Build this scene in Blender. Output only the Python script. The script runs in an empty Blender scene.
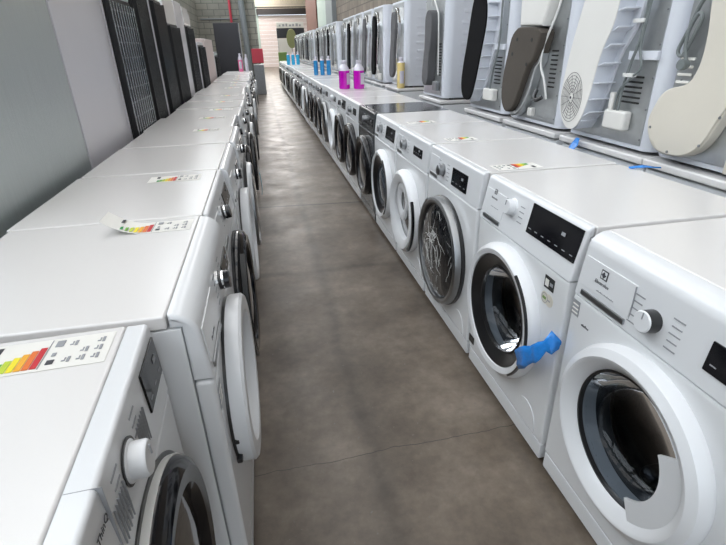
import bpy, bmesh, math, random
from math import pi, sin, cos, radians
from mathutils import Vector, Matrix, Euler
random.seed(7)
SC = bpy.context.scene
COL = SC.collection

# ------------------------------------------------------------------ materials
def mat(name, col, rough=.5, metal=0., coat=0., bump=0., bscale=40., var=0., vscale=6., spec=.5, emit=None, es=0., stretch=None, detail=4):
    m = bpy.data.materials.new(name); m.use_nodes = True
    nt = m.node_tree; b = nt.nodes['Principled BSDF']
    b.inputs['Base Color'].default_value = (*col, 1)
    b.inputs['Roughness'].default_value = rough
    b.inputs['Metallic'].default_value = metal
    b.inputs['Coat Weight'].default_value = coat
    b.inputs['Coat Roughness'].default_value = .08
    b.inputs['Specular IOR Level'].default_value = spec
    if emit:
        b.inputs['Emission Color'].default_value = (*emit, 1); b.inputs['Emission Strength'].default_value = es
    if bump or var:
        tc = nt.nodes.new('ShaderNodeTexCoord'); mp = nt.nodes.new('ShaderNodeMapping')
        nt.links.new(tc.outputs['Object'], mp.inputs[0])
        if stretch: mp.inputs['Scale'].default_value = stretch
    if bump:
        n = nt.nodes.new('ShaderNodeTexNoise'); n.inputs['Scale'].default_value = bscale; n.inputs['Detail'].default_value = detail
        nt.links.new(mp.outputs[0], n.inputs['Vector'])
        bp = nt.nodes.new('ShaderNodeBump'); bp.inputs['Strength'].default_value = bump; bp.inputs['Distance'].default_value = .01
        nt.links.new(n.outputs['Fac'], bp.inputs['Height']); nt.links.new(bp.outputs[0], b.inputs['Normal'])
        if coat: nt.links.new(bp.outputs[0], b.inputs['Coat Normal'])
    if var:
        n = nt.nodes.new('ShaderNodeTexNoise'); n.inputs['Scale'].default_value = vscale; n.inputs['Detail'].default_value = 5
        nt.links.new(mp.outputs[0], n.inputs['Vector'])
        mx = nt.nodes.new('ShaderNodeMix'); mx.data_type = 'RGBA'
        mx.inputs[6].default_value = (*[c*(1-var) for c in col], 1); mx.inputs[7].default_value = (*[min(1, c*(1+var)) for c in col], 1)
        nt.links.new(n.outputs['Fac'], mx.inputs[0]); nt.links.new(mx.outputs[2], b.inputs['Base Color'])
    return m

def glass(name, tint, alpha):
    m = bpy.data.materials.new(name); m.use_nodes = True
    nt = m.node_tree; nt.nodes.clear()
    o = nt.nodes.new('ShaderNodeOutputMaterial'); mx = nt.nodes.new('ShaderNodeMixShader')
    tr = nt.nodes.new('ShaderNodeBsdfTransparent'); gl = nt.nodes.new('ShaderNodeBsdfGlossy')
    tr.inputs[0].default_value = (*tint, 1); gl.inputs['Roughness'].default_value = .03
    gl.inputs[0].default_value = (.95, .97, 1, 1)
    lw = nt.nodes.new('ShaderNodeLayerWeight'); lw.inputs[0].default_value = alpha
    nt.links.new(lw.outputs['Fresnel'], mx.inputs[0]); nt.links.new(tr.outputs[0], mx.inputs[1]); nt.links.new(gl.outputs[0], mx.inputs[2])
    nt.links.new(mx.outputs[0], o.inputs[0])
    return m

M = {}
M['enamel'] = mat('white_enamel', (.76, .775, .79), .22, coat=.3, var=.012, vscale=3)
M['lid'] = mat('white_lid', (.765, .75, .74), .26, coat=.25, bump=.04, bscale=500, var=.015, vscale=4)
M['plastic'] = mat('white_plastic', (.74, .755, .775), .28, coat=.2, var=.01)
M['plastic2'] = mat('warm_white_plastic', (.72, .72, .70), .35, var=.02)
M['anthra'] = mat('anthracite_enamel', (.045, .05, .055), .2, coat=.4, var=.05)
M['chrome'] = mat('satin_chrome', (.34, .35, .36), .34, metal=1, bump=.05, bscale=90)
M['bright'] = mat('bright_chrome', (.8, .8, .8), .08, metal=1, bump=.03)
M['blackp'] = mat('black_plastic', (.012, .012, .013), .3, coat=.3, bump=.03)
M['blackg'] = mat('black_gloss', (.006, .006, .008), .12, coat=.1, spec=.35)
M['film'] = mat('wrinkled_film_glass', (.010, .011, .013), .05, coat=.3, bump=.9, bscale=11, stretch=(1.8, 1, .6), detail=3)
M['darkglass'] = mat('dark_door_glass', (.012, .014, .018), .05, coat=.8, bump=.12, bscale=9)
M['blueglass'] = mat('blue_grey_door_glass', (.05, .065, .085), .06, coat=.8, bump=.15, bscale=8)
M['glass'] = glass('clear_door_glass', (.38, .41, .44), .20)
M['rubber'] = mat('grey_rubber_gasket', (.028, .03, .033), .35, bump=.1, bscale=60)
M['drum'] = mat('drum_steel', (.13, .135, .145), .28, metal=1, bump=.5, bscale=120)
M['galv'] = mat('galvanised_steel', (.50, .52, .53), .35, metal=.85, bump=.15, bscale=30, var=.15, vscale=25)
M['galvd'] = mat('dull_steel', (.28, .29, .30), .4, metal=.8, bump=.2, bscale=50, var=.2, vscale=20)
M['slot'] = mat('dark_slot', (.02, .02, .02), .8, var=.1)
M['beige'] = mat('beige_sheet', (.62, .585, .51), .45, bump=.05, bscale=20, var=.03)
M['lav'] = mat('pale_grey_sheet', (.64, .665, .72), .4, var=.02)
M['coverw'] = mat('off_white_cover', (.70, .69, .66), .4, bump=.04, var=.02)
M['brown'] = mat('brown_felt', (.065, .055, .045), .9, bump=.3, bscale=120, var=.15)
M['felt'] = mat('black_felt', (.006, .006, .007), .95, bump=.2, bscale=150, var=.2, spec=.15)
M['grayfelt'] = mat('grey_felt', (.10, .10, .105), .9, bump=.2, bscale=150, var=.1)
M['cable'] = mat('grey_cable', (.16, .18, .18), .5, var=.05)
M['cablew'] = mat('white_cable', (.7, .7, .68), .4, var=.03)
M['paper'] = mat('label_paper', (.80, .79, .75), .6, var=.02)
M['ink'] = mat('dark_ink', (.05, .05, .06), .6, var=.05)
M['greyink'] = mat('grey_ink', (.30, .31, .33), .6, var=.05)
M['foil'] = mat('blue_plastic_film', (.02, .26, .80), .25, coat=.5, bump=.4, bscale=60, var=.2, vscale=40)
M['foill'] = mat('light_blue_film', (.25, .55, .72), .3, coat=.3, bump=.3, bscale=60, var=.1)
M['steelf'] = mat('brushed_steel_sheet', (.58, .63, .63), .42, metal=.8, bump=.25, bscale=14, stretch=(26, 26, .6), var=.07, vscale=5)
M['fridgew'] = mat('white_fridge_side', (.67, .665, .71), .35, coat=.15, bump=.06, bscale=300, var=.02)
M['fridgeb'] = mat('black_fridge_back', (.010, .010, .011), .5, bump=.1, bscale=60, var=.2)
M['wireb'] = mat('dark_condenser_wire', (.04, .042, .045), .3, metal=.3, coat=.3, var=.1)
M['wire'] = mat('black_condenser_wire', (.42, .46, .50), .18, metal=.9, coat=.6, var=.1)  # light metal tone puts the highlights of the black wires into their colour
M['pale'] = mat('pale_green_back', (.55, .66, .64), .4, var=.03)
M['darkdoor'] = mat('dark_fridge_front', (.014, .013, .018), .35, coat=.2, var=.1)
for k, c in dict(g1=(.02, .30, .07), g2=(.18, .45, .05), g3=(.50, .62, .04), g4=(.85, .72, .02), g5=(.85, .42, .03), g6=(.75, .17, .03), g7=(.55, .02, .03)).items():
    M[k] = mat('label_colour_' + dict(g1='deep_green', g2='green', g3='lime', g4='yellow', g5='orange', g6='dark_orange', g7='red')[k], c, .5, var=.03)
M['magenta'] = mat('magenta_liquid', (.50, .0, .42), .15, coat=.6, var=.1, vscale=20)
M['cyan'] = mat('blue_liquid', (.03, .25, .55), .15, coat=.6, var=.15, vscale=20)
M['cyanl'] = mat('light_blue_liquid', (.04, .42, .72), .15, coat=.6, var=.15, vscale=20)
M['amber'] = mat('amber_liquid', (.78, .62, .26), .15, coat=.6, var=.1, vscale=20)
M['milky'] = mat('milky_bottle', (.62, .60, .68), .25, coat=.4, var=.04)
M['red'] = mat('red_board', (.55, .05, .08), .45, var=.08)
M['pink'] = mat('pink_label', (.80, .16, .35), .5, var=.1)
M['green'] = mat('green_crate', (.16, .27, .07), .5, var=.2)
M['olive'] = mat('olive_disc', (.23, .24, .10), .4, var=.15)
M['doorpink'] = mat('cream_door_panel', (.66, .56, .54), .5, var=.04)
M['rust'] = mat('rusty_brown_door', (.13, .045, .03), .6, bump=.2, var=.25)
M['palewall'] = mat('pale_green_paint', (.42, .50, .46), .6, bump=.1, var=.06)
M['beamdark'] = mat('dark_beam', (.04, .035, .035), .6, var=.1)
M['cream'] = mat('cream_truss', (.55, .48, .40), .5, var=.05)
M['clad'] = mat('cream_cladding', (.62, .54, .44), .6, var=.05)
M['column'] = mat('grey_column', (.22, .24, .25), .5, var=.08)
M['roof'] = mat('roof_sheet', (.32, .32, .31), .7, bump=.2, bscale=5, var=.08)
M['sky'] = mat('skylight_sheet', (.8, .8, .8), .5, emit=(1.0, .975, .95), es=1.0, var=.01)
M['skyf'] = mat('far_skylight_sheet', (.8, .8, .8), .5, emit=(1, .96, .93), es=1.0, var=.01)
M['skyw'] = mat('window_daylight_pane', (.8, .8, .8), .5, emit=(.86, .93, 1.0), es=1.0, var=.01)

def tree_floor():
    m = bpy.data.materials.new('polished_concrete'); m.use_nodes = True
    nt = m.node_tree; b = nt.nodes['Principled BSDF']; L = nt.links.new
    tc = nt.nodes.new('ShaderNodeTexCoord')
    def noise(s, d=6, r=.6, vec=None, sc=None):
        n = nt.nodes.new('ShaderNodeTexNoise'); n.inputs['Scale'].default_value = s; n.inputs['Detail'].default_value = d; n.inputs['Roughness'].default_value = r
        mp = nt.nodes.new('ShaderNodeMapping'); L(tc.outputs['Object'], mp.inputs[0])
        if sc: mp.inputs['Scale'].default_value = sc
        L(mp.outputs[0], n.inputs['Vector']); return n.outputs['Fac']
    def ramp(f, *st):
        r = nt.nodes.new('ShaderNodeValToRGB'); e = r.color_ramp.elements
        while len(e) < len(st): e.new(.5)
        for k, (p, c) in enumerate(st): e[k].position = p; e[k].color = (*c, 1)
        L(f, r.inputs[0]); return r.outputs[0]
    def mixc(kind, fac, a, c):
        x = nt.nodes.new('ShaderNodeMix'); x.data_type = 'RGBA'; x.blend_type = kind
        if isinstance(fac, float): x.inputs[0].default_value = fac
        else: L(fac, x.inputs[0])
        L(a, x.inputs[6])
        if isinstance(c, tuple): x.inputs[7].default_value = (*c, 1)
        else: L(c, x.inputs[7])
        return x.outputs[2]
    base = ramp(noise(2.3, 9, .66), (.34, (.088, .067, .050)), (.5, (.150, .120, .092)), (.64, (.225, .185, .147)))
    fine = ramp(noise(22, 6, .7), (.3, (.7, .7, .7)), (.7, (1.15, 1.15, 1.15)))
    c = mixc('MULTIPLY', .75, base, fine)
    blot = ramp(noise(.75, 3, .5, sc=(1, .6, 1)), (.42, (1, 1, 1)), (.62, (.62, .6, .58)))
    c = mixc('MULTIPLY', .7, c, blot)
    spots = ramp(noise(55, 2, .5), (.70, (0, 0, 0)), (.74, (1, 1, 1)))
    c = mixc('MIX', spots, c, (.15, .135, .115))
    # straight saw-cut joints across the aisle and a meandering crack, plus a long worn band
    sep = nt.nodes.new('ShaderNodeSeparateXYZ'); L(tc.outputs['Object'], sep.inputs[0])
    def M_(op, a, bb=None, cc=None):
        x = nt.nodes.new('ShaderNodeMath'); x.operation = op
        for i, v in enumerate((a, bb, cc)):
            if v is None: continue
            if isinstance(v, (int, float)): x.inputs[i].default_value = v
            else: L(v, x.inputs[i])
        return x.outputs[0]
    def line(y0, slope, w, wob, ns):
        yy = M_('ADD', sep.outputs['Y'], M_('MULTIPLY', sep.outputs['X'], slope))
        if wob: yy = M_('ADD', yy, M_('MULTIPLY', M_('SUBTRACT', noise(ns, 3), .5), wob))
        return M_('LESS_THAN', M_('ABSOLUTE', M_('SUBTRACT', yy, y0)), w)
    for (y0, sl, w, wob, ns, cc) in ((4.19, .08, .013, 0, 1, (.028, .024, .02)), (9.6, .05, .012, 0, 1, (.03, .026, .022)), (15., .05, .012, 0, 1, (.03, .026, .022)), (1.19, -.03, .0015, .05, 5, (.045, .038, .03))):
        c = mixc('MIX', line(y0, sl, w, wob, ns), c, cc)
    def soft(a, w):
        x = nt.nodes.new('ShaderNodeMapRange'); x.interpolation_type = 'SMOOTHSTEP'; L(a, x.inputs[0])
        x.inputs[1].default_value = 0; x.inputs[2].default_value = w; x.inputs[3].default_value = 1; x.inputs[4].default_value = 0; return x.outputs[0]
    band = M_('MULTIPLY', soft(M_('ABSOLUTE', M_('SUBTRACT', M_('ADD', sep.outputs['X'], M_('MULTIPLY', M_('SUBTRACT', noise(3, 4), .5), .12)), .24)), .06), noise(4, 4))
    c = mixc('MULTIPLY', band, c, (.32, .30, .28))
    band2 = M_('MULTIPLY', soft(M_('ABSOLUTE', M_('SUBTRACT', M_('ADD', sep.outputs['Y'], M_('MULTIPLY', M_('SUBTRACT', noise(3, 4), .5), .12)), 2.74)), .05), noise(4, 4))
    c = mixc('MULTIPLY', band2, c, (.30, .28, .26))
    L(c, b.inputs['Base Color'])
    rr = ramp(noise(3.5, 6, .6), (.3, (.30, .30, .30)), (.7, (.48, .48, .48)))
    L(rr, b.inputs['Roughness'])
    b.inputs['Specular IOR Level'].default_value = .55
    bp = nt.nodes.new('ShaderNodeBump'); bp.inputs['Strength'].default_value = .03; bp.inputs['Distance'].default_value = .01
    L(noise(9, 6), bp.inputs['Height']); L(bp.outputs[0], b.inputs['Normal'])
    return m
M['floor'] = tree_floor()

def block_mat(name, c1, c2, mortar):
    m = bpy.data.materials.new(name); m.use_nodes = True
    nt = m.node_tree; b = nt.nodes['Principled BSDF']; L = nt.links.new
    tc = nt.nodes.new('ShaderNodeTexCoord'); sp = nt.nodes.new('ShaderNodeSeparateXYZ'); cb = nt.nodes.new('ShaderNodeCombineXYZ')
    L(tc.outputs['Object'], sp.inputs[0])
    ad = nt.nodes.new('ShaderNodeMath'); ad.operation = 'ADD'; L(sp.outputs['X'], ad.inputs[0]); L(sp.outputs['Y'], ad.inputs[1])
    L(ad.outputs[0], cb.inputs[0]); L(sp.outputs['Z'], cb.inputs[1])
    br = nt.nodes.new('ShaderNodeTexBrick'); L(cb.outputs[0], br.inputs['Vector'])
    br.inputs['Color1'].default_value = (*c1, 1); br.inputs['Color2'].default_value = (*c2, 1); br.inputs['Mortar'].default_value = (*mortar, 1)
    br.inputs['Scale'].default_value = 1; br.inputs['Brick Width'].default_value = .4; br.inputs['Row Height'].default_value = .2; br.inputs['Mortar Size'].default_value = .012
    n = nt.nodes.new('ShaderNodeTexNoise'); n.inputs['Scale'].default_value = 3; n.inputs['Detail'].default_value = 6; L(tc.outputs['Object'], n.inputs['Vector'])
    mx = nt.nodes.new('ShaderNodeMix'); mx.data_type = 'RGBA'; mx.blend_type = 'MULTIPLY'; mx.inputs[0].default_value = .5
    L(br.outputs['Color'], mx.inputs[6]); L(n.outputs['Fac'], mx.inputs[7]); L(mx.outputs[2], b.inputs['Base Color'])
    b.inputs['Roughness'].default_value = .85
    return m
M['block'] = block_mat('concrete_block_wall', (.40, .385, .33), (.33, .33, .29), (.20, .20, .18))
M['blockr'] = block_mat('brownish_block_wall', (.30, .25, .20), (.24, .20, .16), (.15, .13, .11))

# ------------------------------------------------------------------ mesh helpers
class MB:
    def __init__(s): s.bm = bmesh.new(); s.mats = []
    def mi(s, m):
        if m not in s.mats: s.mats.append(m)
        return s.mats.index(m)
    def _merge(s, b, m, smooth=True):
        k = s.mi(m)
        bmesh.ops.recalc_face_normals(b, faces=b.faces[:])
        vm = {v: s.bm.verts.new(v.co) for v in b.verts}
        for f in b.faces:
            try: nf = s.bm.faces.new([vm[v] for v in f.verts])
            except ValueError: continue
            nf.material_index = k; nf.smooth = True
        b.free()
    def box(s, c, size, m, bev=0., seg=2, rot=None):
        b = bmesh.new(); bmesh.ops.create_cube(b, size=1)
        for v in b.verts: v.co = Vector((v.co.x*size[0], v.co.y*size[1], v.co.z*size[2]))
        if bev > 0:
            bmesh.ops.bevel(b, geom=b.edges[:], offset=min(bev, min(size)*.49), segments=seg, affect='EDGES', profile=.5)
        R = Euler(rot).to_matrix() if rot else None
        for v in b.verts:
            if R: v.co = R @ v.co
            v.co += Vector(c)
        s._merge(b, m); return s
    def b2(s, x0, x1, y0, y1, z0, z1, m, bev=0., seg=2):
        return s.box(((x0+x1)/2, (y0+y1)/2, (z0+z1)/2), (abs(x1-x0), abs(y1-y0), abs(z1-z0)), m, bev, seg)
    def lathe(s, prof, m, c=(0, 0, 0), seg=48, axis='Y', closed=False, sx=1., sz=1., a0=0., a1=2*pi):
        b = bmesh.new(); full = abs(a1-a0-2*pi) < 1e-6; n = seg if full else seg+1
        rings = []
        for r, t in prof:
            ring = []
            if r < 1e-6:
                p = (0, t, 0) if axis == 'Y' else (0, 0, t)
                v = b.verts.new(Vector(c)+Vector(p)); ring = [v]*n
            else:
                for k in range(n):
                    a = a0+(a1-a0)*k/seg
                    p = (r*cos(a)*sx, t, r*sin(a)*sz) if axis == 'Y' else (r*cos(a)*sx, r*sin(a)*sz, t)
                    ring.append(b.verts.new(Vector(c)+Vector(p)))
            rings.append(ring)
        prs = list(zip(rings, rings[1:]))
        if closed: prs.append((rings[-1], rings[0]))
        for A, B in prs:
            for k in range(n if full else n-1):
                j = (k+1) % n
                vs = []
                for v in (A[k], A[j], B[j], B[k]):
                    if v not in vs: vs.append(v)
                if len(vs) > 2:
                    try: b.faces.new(vs)
                    except ValueError: pass
        if not full and closed:
            for k in (0, n-1):
                try: b.faces.new([R[k] for R in rings])
                except ValueError: pass
        s._merge(b, m); return s
    def prism(s, pts, t0, t1, m, plane='XZ', bev=0., seg=2):
        """outline extruded: plane XZ -> along y, YZ -> along x, XY -> along z"""
        b = bmesh.new()
        def P(p, t):
            return {'XZ': (p[0], t, p[1]), 'YZ': (t, p[0], p[1]), 'XY': (p[0], p[1], t)}[plane]
        A = [b.verts.new(P(p, t0)) for p in pts]; B = [b.verts.new(P(p, t1)) for p in pts]
        fa = b.faces.new(A); fb = b.faces.new(B)
        for k in range(len(pts)):
            j = (k+1) % len(pts); b.faces.new((A[k], A[j], B[j], B[k]))
        if bev > 0:
            bmesh.ops.recalc_face_normals(b, faces=b.faces[:])
            ed = [e for e in b.edges if (e.verts[0] in A) == (e.verts[1] in A)]
            bmesh.ops.bevel(b, geom=ed, offset=bev, segments=seg, affect='EDGES', profile=.5)
        bmesh.ops.triangulate(b, faces=[f for f in b.faces if len(f.verts) > 4])
        s._merge(b, m); return s
    def tube(s, pts, r, m, seg=8, smooth=3):
        P = [Vector(p) for p in pts]
        if smooth > 1 and len(P) > 2:
            Q = []
            for i in range(len(P)-1):
                p0 = P[max(i-1, 0)]; p1 = P[i]; p2 = P[i+1]; p3 = P[min(i+2, len(P)-1)]
                for k in range(smooth):
                    t = k/smooth
                    Q.append(.5*((2*p1)+(p2-p0)*t+(2*p0-5*p1+4*p2-p3)*t*t+(3*p1-p0-3*p2+p3)*t**3))
            Q.append(P[-1]); P = Q
        b = bmesh.new(); rings = []
        d0 = (P[1]-P[0]).normalized(); up = Vector((0, 0, 1)) if abs(d0.z) < .9 else Vector((1, 0, 0))
        nrm = d0.cross(up).normalized()
        for i, p in enumerate(P):
            d = (P[min(i+1, len(P)-1)]-P[max(i-1, 0)]).normalized()
            nrm = (nrm-d*nrm.dot(d)).normalized(); bn = d.cross(nrm)
            rings.append([b.verts.new(p+r*(cos(2*pi*k/seg)*nrm+sin(2*pi*k/seg)*bn)) for k in range(seg)])
        for A, B in zip(rings, rings[1:]):
            for k in range(seg): b.faces.new((A[k], A[(k+1) % seg], B[(k+1) % seg], B[k]))
        b.faces.new(rings[0]); b.faces.new(rings[-1])
        s._merge(b, m); return s
    def holed(s, w, z0, z1, cx, cz, r, y0, y1, m, rnd=.01, n=56):
        """upright front sheet with a round porthole cut through"""
        b = bmesh.new(); X0, X1 = -w/2, w/2
        ang = [2*pi*k/n for k in range(n)]
        cor = [math.atan2(zz-cz, xx-cx) % (2*pi) for xx in (X0, X1) for zz in (z0, z1)]
        ang = sorted([a for a in ang if all(abs(a-c) > .03 for c in cor)]+cor)
        def rect(a, i):
            dx, dz = cos(a), sin(a); t = 1e9
            if dx > 1e-9: t = min(t, (X1-i-cx)/dx)
            if dx < -1e-9: t = min(t, (X0+i-cx)/dx)
            if dz > 1e-9: t = min(t, (z1-i-cz)/dz)
            if dz < -1e-9: t = min(t, (z0+i-cz)/dz)
            return (cx+dx*t, cz+dz*t)
        loops = [[(cx+r*cos(a), y1, cz+r*sin(a)) for a in ang], [(cx+r*cos(a), y0+.004, cz+r*sin(a)) for a in ang], [(cx+(r+.004)*cos(a), y0, cz+(r+.004)*sin(a)) for a in ang]]
        for i, yy in ((rnd, y0), (rnd*.3, y0+rnd*.3), (0, y0+rnd), (0, y1)):
            loops.append([(rect(a, i)[0], yy, rect(a, i)[1]) for a in ang])
        L = [[b.verts.new(p) for p in l] for l in loops]
        L.append(L[0])
        for A, B in zip(L, L[1:]):
            for k in range(len(ang)):
                j = (k+1) % len(ang); b.faces.new((A[k], A[j], B[j], B[k]))
        s._merge(b, m); return s
    def build(s, name, parent=None, sharp=40, loc=None, rot=None):
        me = bpy.data.meshes.new(name); s.bm.to_mesh(me); s.bm.free()
        for m in s.mats: me.materials.append(M[m] if isinstance(m, str) else m)
        me.set_sharp_from_angle(angle=radians(sharp))
        o = bpy.data.objects.new(name, me); COL.objects.link(o)
        wn = o.modifiers.new('normals', 'WEIGHTED_NORMAL'); wn.keep_sharp = True; wn.weight = 90
        if parent: o.parent = parent
        if loc: o.location = loc
        if rot: o.rotation_euler = rot
        return o

def text(body, size, m, parent, loc, rot, name='lettering', align='CENTER', xs=1.0):
    cu = bpy.data.curves.new(name, 'FONT'); cu.body = body; cu.size = size; cu.align_x = align; cu.align_y = 'CENTER'; cu.extrude = .0003; cu.resolution_u = 2
    t = bpy.data.objects.new(name, cu); COL.objects.link(t)
    bpy.context.view_layer.update()
    me = bpy.data.meshes.new_from_object(t.evaluated_get(bpy.context.evaluated_depsgraph_get()))
    bpy.data.objects.remove(t); me.name = name; me.materials.clear(); me.materials.append(M[m])
    o = bpy.data.objects.new(name, me); COL.objects.link(o); o.parent = parent; o.location = loc; o.rotation_euler = rot; o.scale = (xs, 1, 1)
    return o

def fine_print(par, x, y, z, w, m='greyink', h=.004):
    """one printed line too small to read: a row of short joined strokes"""
    q = MB(); n = max(4, int(w/.005)); q.b2(x-w/2, x+w/2, y-.0006, y+.0014, z-h*.15, z+h*.05, m)
    for i in range(n):
        hh = h*(.5, .9, .6, 1.0, .7)[i % 5]; q.b2(x-w/2+w*i/n, x-w/2+w*(i+.55)/n, y-.0007, y+.0014, z-h/2, z-h/2+hh, m)
    return q.build('fine_print', par)
def tag(o, label=None, cat=None, group=None, kind=None):
    if label: o['label'] = label
    if cat: o['category'] = cat
    if group: o['group'] = group
    if kind: o['kind'] = kind
    return o
def thing(name, label, cat, loc=(0, 0, 0), rz=0., group=None):
    o = bpy.data.objects.new(name, None); COL.objects.link(o); o.empty_display_size = .1
    o.location = loc; o.rotation_euler = (0, 0, rz)
    return tag(o, label, cat, group)
def struct(name, mb):
    o = mb.build(name); o['kind'] = 'structure'; return o
def dup(root, loc, label, rz=None, group=None, rot=None):
    def cp(o, par):
        c = o.copy(); COL.objects.link(c); c.parent = par
        for ch in o.children: cp(ch, c)
        return c
    r = cp(root, None); r.location = loc
    if rz is not None: r.rotation_euler = (0, 0, rz)
    if rot is not None: r.rotation_euler = rot
    if label: r['label'] = label
    if group: r['group'] = group
    return r

# ------------------------------------------------------------------ washing machine
W, D, H = .598, .58, .85
def arc_profile(slope, rad, zp, n=6, back=.0405):
    """side outline (y,z) of the control panel: leans back by slope, rounded into the lid"""
    pts = [(back, zp), (0, zp)]
    # direction of the face
    top = H; y_t = slope
    L = math.hypot(slope, H-zp); dy, dz = slope/L, (H-zp)/L
    th = math.atan2(dz, dy)             # angle of the face, ~90 deg
    tl = rad*math.tan((th)/2)           # distance from the corner to the tangent points
    p0 = (y_t-dy*tl, top-dz*tl); p1 = (y_t+tl, top)
    cx, cy = p1[0], top-rad
    a0 = pi/2+th; 
    for k in range(n+1):
        a = a0+(pi/2-a0)*k/n
        pts.append((cx+rad*cos(a), cy+rad*sin(a)))
    xb = max(back, p1[0]+.004); pts.append((xb, top))
    if xb > back: pts.append((pts[-1][0], top-.031)); pts.append((back, top-.031))
    return pts, xb

def ring_door(style, seg=48):
    """list of (part name, material, profile) measured (radius, y); y<0 stands proud of the front"""

def label_mesh(root, x0, x1, d0, d1, z, curl=False):
    """energy label lying on the lid; the front end holds pictograms, then red..green bars, then a dark badge"""
    mb = MB(); Ld = d1-d0
    def zz(d):
        t = (d-d0)/Ld
        return z+.0012+(.035*max(0, t-.55)**2*6 if curl else 0)
    n = 14 if curl else 2
    b = bmesh.new(); A = []; B = []
    for k in range(n+1):
        d = d0+Ld*k/n; A.append(b.verts.new((x0, d, zz(d)))); B.append(b.verts.new((x1, d, zz(d))))
    for k in range(n): b.faces.new((A[k], B[k], B[k+1], A[k+1]))
    r = bmesh.ops.extrude_face_region(b, geom=b.faces[:]); 
    for g in r['geom']:
        if isinstance(g, bmesh.types.BMVert): g.co.z -= .0006
    mb._merge(b, 'paper')
    w = x1-x0
    def patch(u0, u1, v0, v1, m):
        q0, q1 = d0+Ld*u0, d0+Ld*u1
        mid = zz((q0+q1)/2)+.0008
        mb.b2(x0+w*v0, x0+w*v1, q0, q1, mid-.0004, mid+.0004, m)
    # bars: v measured across; sx flips so that bars grow away from the near edge
    for k, g in enumerate(('g7', 'g6', 'g5', 'g4', 'g3', 'g2', 'g1')):
        u = .47+k*.052
        patch(u, u+.045, .08, .72-k*.07, g)
    patch(.80, .86, .62, .90, 'ink'); patch(.455, .46, .05, .95, 'greyink')
    patch(.36, .42, .70, .90, 'greyink'); patch(.38, .41, .40, .50, 'greyink'); patch(.37, .42, .15, .28, 'ink')
    for i in range(3):
        for j in range(3):
            if (i+j) % 4 == 3: continue
            u = .06+i*.10; v = .16+j*.26
            patch(u, u+.02, v, v+.16, 'greyink'); patch(u+.03, u+.055, v+.03, v+.06, 'greyink'); patch(u+.03, u+.04, v+.08, v+.14, 'greyink')
    o = mb.build('energy_label', root); o['label'] = 'paper energy label with coloured bars'
    return o

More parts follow.
